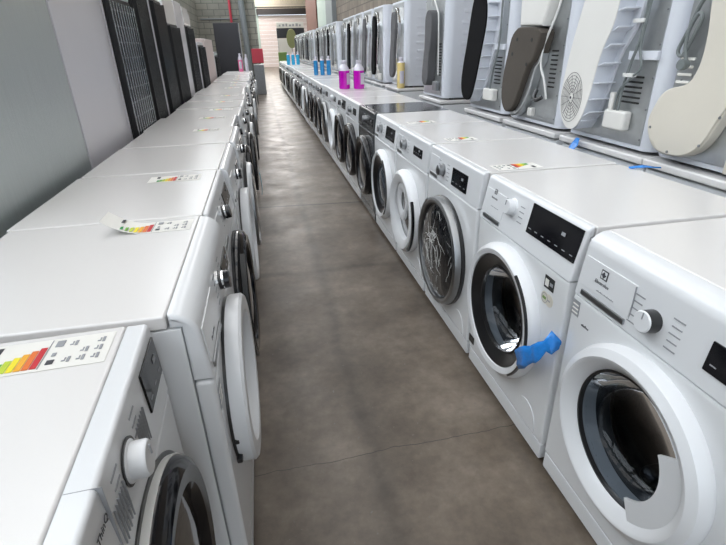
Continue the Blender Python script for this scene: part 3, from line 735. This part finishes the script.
fl = smooth_poly([(-.15, .055), (-.095, .075), (-.05, .115), (-.015, .20), (.015, .315), (.045, .40), (.095, .475), (.115, .58), (.11, .70), (.06, .79), (.03, .79), (.06, .70), (.06, .55), (.03, .45), (-.01, .38), (-.03, .25), (-.05, .15), (-.08, .09), (-.14, .07)], 2)
MB().prism(fl, -.016, -.002, 'lav', 'XZ', .003, 2).build('cover_flange', B)
for (x, z, a) in [(-.085, .085, -.9), (-.045, .135, -.5), (-.028, .20, -.2), (-.015, .27, -.1), (-.002, .345, -.3), (.020, .415, -.4), (.048, .48, -.4), (.066, .55, -.2), (.070, .63, 0), (.066, .71, .2)]:
    MB().box((x+.012, -.045, z), (.050, .084, .006), 'lav', .001, 1, rot=(0, a, 0)).build('cover_rib', B)
q = MB().b2(.03, .165, -.045, -.004, .085, .165, 'coverw', .010, 3); q.b2(.03, .060, -.03, -.004, .16, .235, 'coverw', .006); q.build('terminal_box', B)
MB().tube([(.10, -.03, .16), (.105, -.03, .26), (.13, -.035, .35), (.155, -.03, .48), (.15, -.03, .70)], .006, 'cable', 8, 5).build('power_cable', B)
MB().tube([(.08, -.03, .16), (.09, -.035, .24), (.15, -.035, .30), (.185, -.03, .34), (.16, -.03, .42), (.17, -.03, .60)], .005, 'cable', 8, 5).build('power_cable', B)
q = MB()
for i in range(6): q.box((.135, -.006, .20+i*.020), (.105, .006, .008), 'slot', .003)
q.build('vent', B)
MB().b2(.085, .245, -.018, -.002, .365, .398, 'lav', .003).build('brace', B)
for zz in (.30, .50): MB().b2(.10, .16, -.04, -.02, zz, zz+.015, 'cablew', .002).build('cable_clip', B)

# dryer C, brown cover
Cc = dryer_body('tumble dryer back with brown felt cover under a white upper duct', 2.63)
cc = smooth_poly(zo([(-.070, 1.367), (.120, 1.350), (.122, 1.285), (.089, 1.205), (.040, 1.168), (-.01, 1.073), (-.061, .971), (-.115, .920), (-.181, .920), (-.232, .985), (-.237, 1.102), (-.208, 1.217), (-.176, 1.315), (-.130, 1.356)]))
MB().prism(cc, -.090, -.002, 'brown', 'XZ', .010, 3).build('duct_cover', Cc)
q = MB()
for (x, z) in ((-.14, .38), (.03, .33), (-.10, .455), (.06, .45)): q.lathe([(.010, -.089), (.010, -.0915), (0, -.0915)], 'slot', (x, 0, z), 12)
q.build('cover_hole', Cc)
MB().prism(zo([(-.115, 1.64), (.150, 1.64), (.172, 1.50), (.118, 1.365), (-.118, 1.375), (-.13, 1.50)]), -.075, -.002, 'coverw', 'XZ', .012, 3).build('upper_duct', Cc)
cd = smooth_poly([(-.18, .045), (-.10, .045), (-.03, .10), (.03, .20), (.06, .30), (.10, .34), (.10, .40), (.02, .34), (-.03, .22), (-.08, .12)], 2)
MB().prism(cd, -.055, -.002, 'galv', 'XZ', .010, 3).build('duct_housing', Cc)
MB().tube([(.205, -.02, .70), (.175, -.035, .56), (.115, -.045, .43), (.105, -.045, .33), (.15, -.04, .25), (.175, -.03, .16)], .006, 'cablew', 8, 5).build('power_cable', Cc)
MB().tube([(.07, -.03, .20), (.075, -.045, .165), (.10, -.045, .15), (.13, -.03, .165)], .012, 'blackp', 8, 5).build('hose', Cc)
q = MB()
for i in range(9): q.box((.165, -.006, .22+i*.022), (.06, .006, .008), 'slot', .003)
q.build('vent', Cc)
MB().b2(-.01, .04, -.03, -.004, .055, .10, 'coverw', .005).build('terminal_box', Cc)

# dryer D, long black cover
Dd = dryer_body('tumble dryer back with long black felt cover and ribbed pale flange', 3.27)
dc = smooth_poly(zo([(-.02, 1.60), (.05, 1.585), (.09, 1.53), (.108, 1.466), (.105, 1.387), (.072, 1.272), (.035, 1.15), (-.004, 1.034), (-.05, .951), (-.12, .925), (-.200, .951), (-.235, 1.032), (-.216, 1.155), (-.176, 1.286), (-.146, 1.41), (-.12, 1.505), (-.085, 1.57)]))
MB().prism(dc, -.082, -.002, 'lav', 'XZ', .002, 1).build('duct_cover', Dd)
MB().prism(dc, -.094, -.082, 'felt', 'XZ', .005, 2).build('cover_face', Dd)
df = smooth_poly([(-.14, .06), (-.06, .075), (0, .16), (.05, .27), (.10, .38), (.15, .50), (.17, .60), (.16, .70), (.11, .76), (.08, .74), (.10, .62), (.07, .45), (.02, .30), (-.02, .18), (-.08, .09)], 2)
MB().prism(df, -.016, -.002, 'lav', 'XZ', .003, 2).build('cover_flange', Dd)
for (x, z, a) in [(-.075, .085, -.9), (-.035, .145, -.5), (-.008, .21, -.3), (.022, .29, -.3), (.045, .36, -.3), (.070, .43, -.3), (.095, .51, -.2), (.108, .59, -.1), (.100, .67, .1)]:
    MB().box((x+.010, -.045, z), (.045, .072, .006), 'lav', .001, 1, rot=(0, a, 0)).build('cover_rib', Dd)
MB().b2(.04, .19, -.045, -.004, .09, .165, 'coverw', .010, 3).build('terminal_box', Dd)
q = MB()
for i in range(8): q.box((.165, -.006, .20+i*.022), (.09, .006, .008), 'slot', .003)
q.build('vent', Dd)
MB().b2(.12, .245, -.018, -.002, .40, .432, 'lav', .003).build('brace', Dd)
MB().tube([(.12, -.03, .16), (.14, -.03, .26), (.19, -.035, .36), (.20, -.03, .48), (.19, -.03, .74)], .006, 'cable', 8, 5).build('power_cable', Dd)

# dryer E, slim grey cover, ribbed white side
Ee = dryer_body('tumble dryer with slim grey felt cover and ribbed white side facing the camera', 4.40, side='ribbed')
ec = smooth_poly(zo([(.03, 1.555), (.10, 1.535), (.13, 1.443), (.115, 1.322), (.075, 1.181), (.065, 1.034), (.02, .965), (-.055, .963), (-.10, 1.024), (-.075, 1.161), (-.045, 1.325), (-.045, 1.483), (-.01, 1.54)]))
MB().prism(ec, -.075, -.002, 'grayfelt', 'XZ', .010, 3).build('duct_cover', Ee)
MB().b2(.09, .20, -.04, -.004, .07, .15, 'galvd', .010, 3).build('terminal_box', Ee)
q = MB()
for i in range(12): q.box((.17, -.006, .20+i*.022), (.09, .006, .008), 'slot', .003)
q.build('vent', Ee)
MB().tube([(.0, -.03, .74), (.06, -.04, .79), (.14, -.03, .70), (.18, -.03, .62), (.19, -.02, .2)], .006, 'cablew', 8, 5).build('power_cable', Ee)

def far_dryer(label, y, m, x=BX, wob=0, side='plain'):
    r = dryer_body(label, y, x=x, side=side)
    p = smooth_poly([(.02+wob, .74), (.10+wob, .71), (.14, .60), (.11, .46), (.07, .32), (.06, .16), (.0, .10), (-.09, .10), (-.13, .17), (-.10, .33), (-.06, .48), (-.05+wob, .64), (-.02+wob, .72)])
    MB().prism(p, -.075, -.002, m, 'XZ', .010, 2).build('duct_cover', r)
    fl_ = smooth_poly([(-.09, .07), (.04, .075), (.11, .16), (.125, .32), (.16, .46), (.19, .60), (.16, .74), (.06, .78), (.10, .70), (.12, .58), (.08, .44), (.04, .32), (.03, .18), (-.04, .10)], 2)
    MB().prism(fl_, -.055, -.002, 'bright', 'XZ', .006, 2).build('cover_flange', r)
    MB().b2(.10, .20, -.04, -.004, .04, .12, 'coverw', .010, 2).build('terminal_box', r)
    MB().tube([(-.18, -.02, .78), (-.15, -.04, .60), (-.19, -.04, .45), (-.13, -.04, .30), (-.18, -.03, .15)], .007, 'cablew', 8, 4).build('power_cable', r)
    return r
Ff = far_dryer('tumble dryer with embossed white side, behind the amber bottle', 5.86, 'grayfelt', x=1.60, side='ribbed')
fa = far_dryer('tumble dryer back with black cover, behind the magenta bottles', 6.55, 'felt')
fb = far_dryer('tumble dryer back with grey cover, second behind the embossed dryer', 7.19, 'grayfelt', wob=.03)
fc = far_dryer('tumble dryer back with steel cover, third behind the embossed dryer', 7.83, 'galvd', wob=-.03)
for o_ in (Ff, fa, fb, fc): o_.scale = (1, 1, 1.05)
pp = [(fa, 'black'), (fb, 'grey'), (fc, 'steel')]
n = 0
for i in range(20):
    y = 8.47+.64*i
    if i in (2, 9): continue
    p, w_ = pp[(0, 2, 1, 2, 0, 1, 2)[i % 7]]
    dup(p, (BX+random.uniform(-.02, .03), y, Z1), 'tumble dryer back with ' + w_ + ' cover, ' + ORD[n+9] + ' from the near end of the stack row'); n += 1

base = make_base('white washer under the dryer with the beige duct cover', 1.380)
for (y, w_) in ((1.985, 'under the dryer with the spoked fan vent'), (2.63, 'under the dryer with the brown felt cover'), (3.27, 'under the dryer with the long black cover'), (4.40, 'under the dryer with the slim grey cover'), (5.80, 'under the embossed dryer, an amber bottle on its lid'), (6.55, 'under the dryer behind the magenta bottles'), (7.19, 'second behind the one with the amber bottle'), (7.83, 'third behind the one with the amber bottle')):
    dup(base, (BX-.03, y, 0), 'white rear washer ' + w_)
n = 0
for i in range(20):
    if i in (2, 9): continue
    dup(base, (BX-.03, 8.47+.64*i, 0), 'white rear washer, ' + ORD[n+9] + ' from the near end of the stack row'); n += 1
# blue films on the back row
ribbon([(BX-.045, 2.10, .862), (BX-.062, 2.10, .835), (BX-.085, 2.10, .80), (BX-.088, 2.10, .74)], [(0, .03, 0), (0, .045, 0), (0, .05, 0), (0, .035, 0)], 'foil', 'plastic_film', 'bright blue film hanging from the lid under the spoked-vent dryer', 'plastic film')
ribbon([(1.33, 1.54, .856), (1.39, 1.54, .858), (1.45, 1.53, .85)], [(0, .02, 0), (0, .03, 0), (0, .02, 0)], 'foil', 'plastic_film', 'scrap of blue film lying behind the washer lid near the beige dryer', 'plastic film')

# ------------------------------------------------------------------ bottles
def make_bottle(label, loc, liq, group, h=.30, r=.05, slim=False, lab=(-125, -60), liqtop=.195):
    b = thing('detergent_bottle', label, 'bottle', loc, 0, group)
    s = h/.30
    if slim:
        MB().lathe([(0, 0), (r*.9, 0), (r, .01), (r, .20*s), (r*.6, .235*s), (r*.4, .245*s), (0, .246*s)], liq, seg=20, axis='Z', sx=.8).build('liquid_body', b)
        MB().lathe([(r*.45, .243*s), (r*.45, .285*s), (r*.4, .29*s), (0, .29*s)], 'amber' if liq == 'amber' else 'milky', seg=16, axis='Z').build('cap', b)
    else:
        MB().lathe([(0, 0), (r*.92, 0), (r, .012), (r, .10*s), (r*.97, .12*s), (r, .14*s), (r*.98, liqtop*s), (0, liqtop*s+.001)], liq, seg=24, axis='Z', sx=.8).build('liquid_body', b)
        MB().lathe([(r*.98, liqtop*s), (r*.85, max(.225, liqtop+.005)*s), (r*.45, .262*s), (r*.36, .268*s), (r*.36, .275*s), (0, .275*s)], 'milky', seg=24, axis='Z', sx=.8).build('shoulder', b)
        MB().lathe([(r*.42, .272*s), (r*.42, .300*s), (r*.36, .304*s), (0, .304*s)], 'milky', seg=16, axis='Z').build('cap', b)
    if lab: MB().lathe([(r*1.0, .05*s), (r*1.015, .055*s), (r*1.015, .165*s), (r*1.0, .17*s)], 'milky', seg=12, axis='Z', sx=.8, a0=radians(lab[0]), a1=radians(lab[1])).build('bottle_label', b)
    return b
mbg = 'magenta bottles on the right row'
make_bottle('left one of the two magenta detergent bottles on the right row', (.945, 5.80, H), 'magenta', mbg, h=.30, r=.080, lab=(-75, -35))
make_bottle('right one of the two magenta detergent bottles, white label forward', (1.105, 5.74, H), 'magenta', mbg, h=.30, r=.080, lab=(-85, -35))
bl = 'blue bottles on the right row'
b0 = make_bottle('leftmost of the three nearer blue detergent bottles on the right row', (.97, 9.02, H), 'cyan', bl, h=.30, r=.048, liqtop=.235, lab=None)
dup(b0, (1.08, 8.98, H), 'middle one of the three nearer blue detergent bottles'); dup(b0, (1.19, 8.95, H), 'rightmost of the three nearer blue detergent bottles')
bl2 = 'light blue bottles far along the right row'
b1 = make_bottle('leftmost of the far light blue bottles near the roller door', (.85, 15.2, H), 'cyanl', bl2, h=.34, r=.062, liqtop=.235, lab=None)
for k in range(2): dup(b1, (.985+.135*k, 15.15-.05*k, H), ('middle', 'rightmost')[k] + ' of the far light blue bottles near the roller door')
make_bottle('tall amber bottle standing in front of the embossed dryer', (1.552, 5.552, Z1), 'amber', None, h=.32, r=.055, liqtop=.25)

# ------------------------------------------------------------------ fridges behind the left row
FX = -.80
FG = 'refrigerators standing behind the left row'
def fridge(label, y0, y1, h, body, back=None, coil=0, x=FX, depth=.62, top=None, wires=26, wm='wireb'):
    w = y1-y0
    r = thing('refrigerator', label, 'refrigerator', (x, (y0+y1)/2, 0), RL, FG)
    MB().b2(-w/2, w/2, 0.0, depth, .02, h, body, .008, 2).build('cabinet', r)
    for sx in (-w/2+.05, w/2-.05):
        for yy in (.05, depth-.05): MB().lathe([(0, 0), (.02, 0), (.02, .021), (0, .021)], 'blackp', (sx, yy, 0), 10, 'Z').build('foot', r)
    if back: MB().b2(-w/2+.012, w/2-.012, -.006, .004, .30, (coil or h-.02), back, .002).build('back_panel', r)
    if back and coil < h-.05 and coil: MB().b2(-w/2+.012, w/2-.012, -.003, .003, coil+.005, h-.02, top or 'pale', .002).build('upper_back', r)
    if coil:
        q = MB(); z0 = .40; n = wires
        for i in range(n):
            xx = -w/2+.05+(w-.10)*i/(n-1); q.box((xx, -.030, (z0+coil-.03)/2), ((.011 if wm == 'wire' else .006), .006, coil-.03-z0), wm, .0015, 1)
        q.build('condenser_wire', r)
        q = MB(); m = 14; pts = []
        for i in range(m):
            zz = z0+.03+(coil-z0-.10)*i/(m-1); e = (w/2-.04)
            pts += [(-e, -.022, zz), (e, -.022, zz)] if i % 2 == 0 else [(e, -.022, zz), (-e, -.022, zz)]
        q.tube(pts, .004, 'wireb', 6, 1); q.build('condenser_tube', r)
        for sx in (-1, 1): MB().b2(sx*(w/2-.028)-.004, sx*(w/2-.028)+.004, -.034, -.004, z0, coil-.02, 'fridgeb', .002).build('condenser_bracket', r)
    MB().b2(-w/2+.05, w/2-.05, -.012, .0, .06, .28, 'fridgeb' if back else body, .004).build('compressor_cover', r)
    return r
fridge('large brushed steel freezer side, the grey panel nearest the camera', 1.47, 2.355, 2.0, 'steelf', depth=.70)
fridge('plain white refrigerator back between the grey freezer and the black condenser', 2.372, 3.13, 1.9, 'fridgew')
fridge('refrigerator back with shiny vertical condenser wires and pale strip on top', 3.15, 3.80, 1.80, 'fridgew', 'fridgeb', 1.585, wires=10, wm='wire')
fridge('tall black refrigerator back next to the shiny condenser', 3.86, 4.28, 1.95, 'fridgeb', 'fridgeb', 1.93, wires=14, depth=.55)
fridge('black condenser refrigerator back with a thin grey edge, fifth along', 4.50, 5.02, 1.70, 'fridgew', 'fridgeb', 1.68, wires=18)
fridge('white-topped refrigerator with short black condenser back', 5.14, 5.80, 1.76, 'enamel', 'fridgeb', 1.53, top='enamel', wires=18)
fridge('narrow white refrigerator with plain back, seventh along the left', 5.92, 6.45, 1.78, 'fridgew', x=FX-.01)
fridge('refrigerator with dark grey back under a white top, eighth along', 6.56, 7.20, 1.72, 'enamel', 'fridgeb', 1.57, top='enamel', wires=14, x=FX-.02)
fridge('tall white refrigerator rising above its dark neighbours', 7.62, 8.25, 1.84, 'enamel', x=-.95)
fridge('small refrigerator with black back in front of the tall white one', 7.45, 8.2, 1.40, 'fridgew', 'fridgeb', 1.36, wires=12, depth=.12)
fridge('pinkish white refrigerator back near the end of the left side', 8.5, 9.9, 1.46, 'doorpink')
fridge('low refrigerator with black back at the far left end', 10.0, 10.7, 1.26, 'enamel', 'fridgeb', 1.20, wires=10)
r = thing('refrigerator', 'big dark refrigerator standing beyond the end of the left row', 'refrigerator', (-.67, 12.75, 0), 0)
MB().b2(-.285, .285, .06, .66, .02, 1.86, 'lav', .01).build('cabinet', r); MB().b2(-.285, .285, 0, .055, .06, 1.86, 'darkdoor', .01).build('door', r)
MB().b2(.23, .25, -.02, .0, .9, 1.3, 'blackp', .004).build('handle', r)
for sx in (-.24, .24):
    for yy in (.1, .6): MB().lathe([(0, 0), (.02, 0), (.02, .021), (0, .021)], 'blackp', (sx, yy, 0), 10, 'Z').build('foot', r)

# items at the far end
r = thing('display_stand', 'grey stand with a red board beyond the left row', 'display stand', (-.02, 16.0, 0))
MB().b2(-.16, .16, 0, .4, 0, .86, 'galvd', .02).build('stand_body', r); MB().b2(-.17, .17, -.01, .03, .90, 1.30, 'red', .01).build('red_board', r)
MB().b2(-.02, .02, .03, .05, .85, 1.25, 'galvd').build('post', r)
make_bottle('pink detergent bottle on the last left washers', (-.40, 11.62, H), 'pink', 'bottles at the end of the left row', h=.36, r=.06)
make_bottle('white and pink tub at the end of the left row', (-.27, 11.56, H), 'milky', 'bottles at the end of the left row', h=.34, r=.05)
r = thing('display_board', 'dark and white banner board hanging near the far roller door', 'board', (1.54, 24, 0))
MB().b2(-.62, .62, 0, .06, 1.70, 2.10, 'darkdoor', .01).build('dark_board', r)
hb = MB().b2(-.60, .60, -.002, .05, 2.10, 2.34, 'coverw', .01).build('white_header', r)
q = MB()
for i in range(7): q.b2(-.50+i*.15, -.42+i*.15+.02*(i % 2), -.006, -.002, 2.17, 2.24+.02*(i % 3), 'greyink')
q.build('header_text', hb)
for sx in (-.58, .58): MB().b2(sx-.02, sx+.02, .01, .05, 0, 1.72, 'column', .004).build('post', r)
MB().b2(-.58, -.02, .0, .04, 1.1, 1.68, 'coverw', .004).build('white_panel', r)
r = thing('round_mirror', 'olive round disc on a pole beside the banner board', 'mirror', (1.52, 23.4, 0))
MB().lathe([(0, 0), (.26, 0), (.27, .02), (.22, .05), (0, .06)], 'olive', (0, -.06, 1.66), 32, sx=.8, sz=1.45).build('disc', r); MB().b2(-.015, .015, -.01, .02, 0, 1.9, 'column').build('pole', r)
r = thing('crate', 'green crate stack at the far end of the right row', 'crate', (1.08, 22.5, 0))
MB().b2(-.22, .22, 0, .4, 0, 1.14, 'green', .02).build('crate_body', r); MB().b2(-.23, .23, -.01, .41, .72, .76, 'green', .005).build('rim', r)

# ------------------------------------------------------------------ the building
struct('floor', MB().b2(-3, 6, -6, 42, -.1, 0, 'floor'))
q = MB().b2(-2.2, -2.0, -6, 20, 0, 2.9, 'block').b2(-2.2, -2.0, -6, 20, 4.7, 5.2, 'block')
for i in range(7): q.b2(-2.2, -2.0, -6+i*4.1, -5.6+i*4.1, 2.9, 4.7, 'block')
struct('wall_left', q)
struct('wall_far', MB().b2(-2.2, .07, 20, 20.25, 0, 5.2, 'block'))
struct('wall_right', MB().b2(2.6, 2.8, -6, 17, 0, 5.2, 'blockr').b2(2.6, 2.8, 18.5, 27, 0, 5.2, 'palewall'))
struct('trim_1', MB().b2(2.45, 2.8, 17, 18.5, 0, 5.2, 'column', .02))
struct('door_2', MB().b2(2.55, 2.6, 22.3, 26.7, 0, 3.5, 'rust', .01))
struct('wall_back', MB().b2(-3, .3, 40, 40.3, 0, 5.6, 'palewall').b2(4.15, 6, 40, 40.3, 0, 5.6, 'palewall').b2(.3, 4.15, 40, 40.3, 3.9, 5.6, 'clad'))
q = MB()
for i in range(14): q.b2(.3, 4.15, 40.02, 40.10, i*.25, i*.25+.242, 'doorpink', .004)
struct('door_1', q)
struct('trim_2', MB().b2(.2, 4.25, 39.8, 40, 3.52, 3.92, 'beamdark'))
q = MB()
q.b2(.1, 4.6, 38.0, 38.1, 4.0, 4.08, 'cream'); q.b2(.1, 4.6, 38.0, 38.1, 4.60, 4.68, 'cream')
for i in range(12):
    x0 = .1+i*.375; q.tube([(x0, 38.05, 4.04), (x0+.187, 38.05, 4.62), (x0+.375, 38.05, 4.04)], .03, 'cream', 6, 1)
q.b2(.1, 4.6, 38.3, 38.4, 3.86, 3.93, 'beamdark')
struct('trim_3', q)
struct('wall_side', MB().b2(6, 6.2, 27, 42, 0, 5.6, 'palewall').b2(2.8, 6, 26.9, 27.1, 0, 5.6, 'palewall').b2(-3.2, -3, 20.25, 42, 0, 5.6, 'palewall'))
# pipes on the far block wall
def pipe(name, lab, pts, rr_, m): return tag(MB().tube(pts, rr_, m, 10, 1).build(name), lab, 'pipe')
pipe('fire_pipe', 'red vertical pipe high on the far block wall', [(-.82, 19.9, 5.1), (-.82, 19.9, 0)], .045, 'red')
pipe('drain_pipe', 'thick dark grey pipe running down the far block wall', [(-.47, 19.85, 5.1), (-.36, 19.85, 1.1), (-.36, 19.85, 0)], .11, 'column')
pipe('conduit', 'thin horizontal conduit across the far block wall', [(-1.9, 19.976, 2.30), (-.60, 19.976, 2.30)], .025, 'column')
# roof with translucent strips
q = MB(); xs = [-3, -1.55, -.75, .35, 1.15, 2.15, 2.75, 6.2]
for a, b in ((-3, -1.9), (-.8, .2), (1.3, 6.2)): q.b2(a, b, -6, 42, 5.2, 5.3, 'roof')
struct('ceiling', q)
k = 1
for (a, b) in ((-1.9, -.8), (.2, 1.3)):
    for y0 in range(-5, 41, 3):
        struct('window_%d' % k, MB().b2(a, b, y0, y0+2.4, 5.22, 5.26, 'sky' if y0 < 20 else 'skyf')); k += 1
        
for i in range(6):
    struct('window_%d' % k, MB().b2(-2.14, -2.10, -5.6+i*4.1, -1.9+i*4.1, 2.9, 4.7, 'skyw')); k += 1  # unseen glowing panes added to light the dryer backs and right-hand fronts
# ------------------------------------------------------------------ light, world
M['sky'].node_tree.nodes['Principled BSDF'].inputs['Emission Strength'].default_value = 2.3
M['skyf'].node_tree.nodes['Principled BSDF'].inputs['Emission Strength'].default_value = 14.
M['skyw'].node_tree.nodes['Principled BSDF'].inputs['Emission Strength'].default_value = 4.2
w = bpy.data.worlds.new('World'); SC.world = w; w.use_nodes = True
bg = w.node_tree.nodes['Background']; bg.inputs[0].default_value = (.80, .90, 1, 1); bg.inputs[1].default_value = 1.7

# ------------------------------------------------------------------ camera
f, P_, Y_, R_ = 471.16, .448, .188, -.027
cam = bpy.data.cameras.new('camera'); co = bpy.data.objects.new('camera', cam); COL.objects.link(co)
cam.sensor_fit = 'HORIZONTAL'; cam.sensor_width = 36; cam.lens = 36*f/726; cam.clip_start = .02; cam.clip_end = 200
co.location = (0, 0, 1.294)
F = Vector((cos(P_)*sin(Y_), cos(P_)*cos(Y_), -sin(P_)))
right0 = Vector((cos(Y_), -sin(Y_), 0)); up0 = right0.cross(F)
right = right0*cos(R_)+up0*sin(R_); up = -right0*sin(R_)+up0*cos(R_)
mt = Matrix((right, up, -F)).transposed()
co.rotation_euler = mt.to_euler()
SC.camera = co
SC.view_settings.view_transform = 'Standard'; SC.view_settings.look = 'None'; SC.view_settings.gamma = 1; SC.view_settings.use_curve_mapping = False
SC.view_settings.exposure = .08
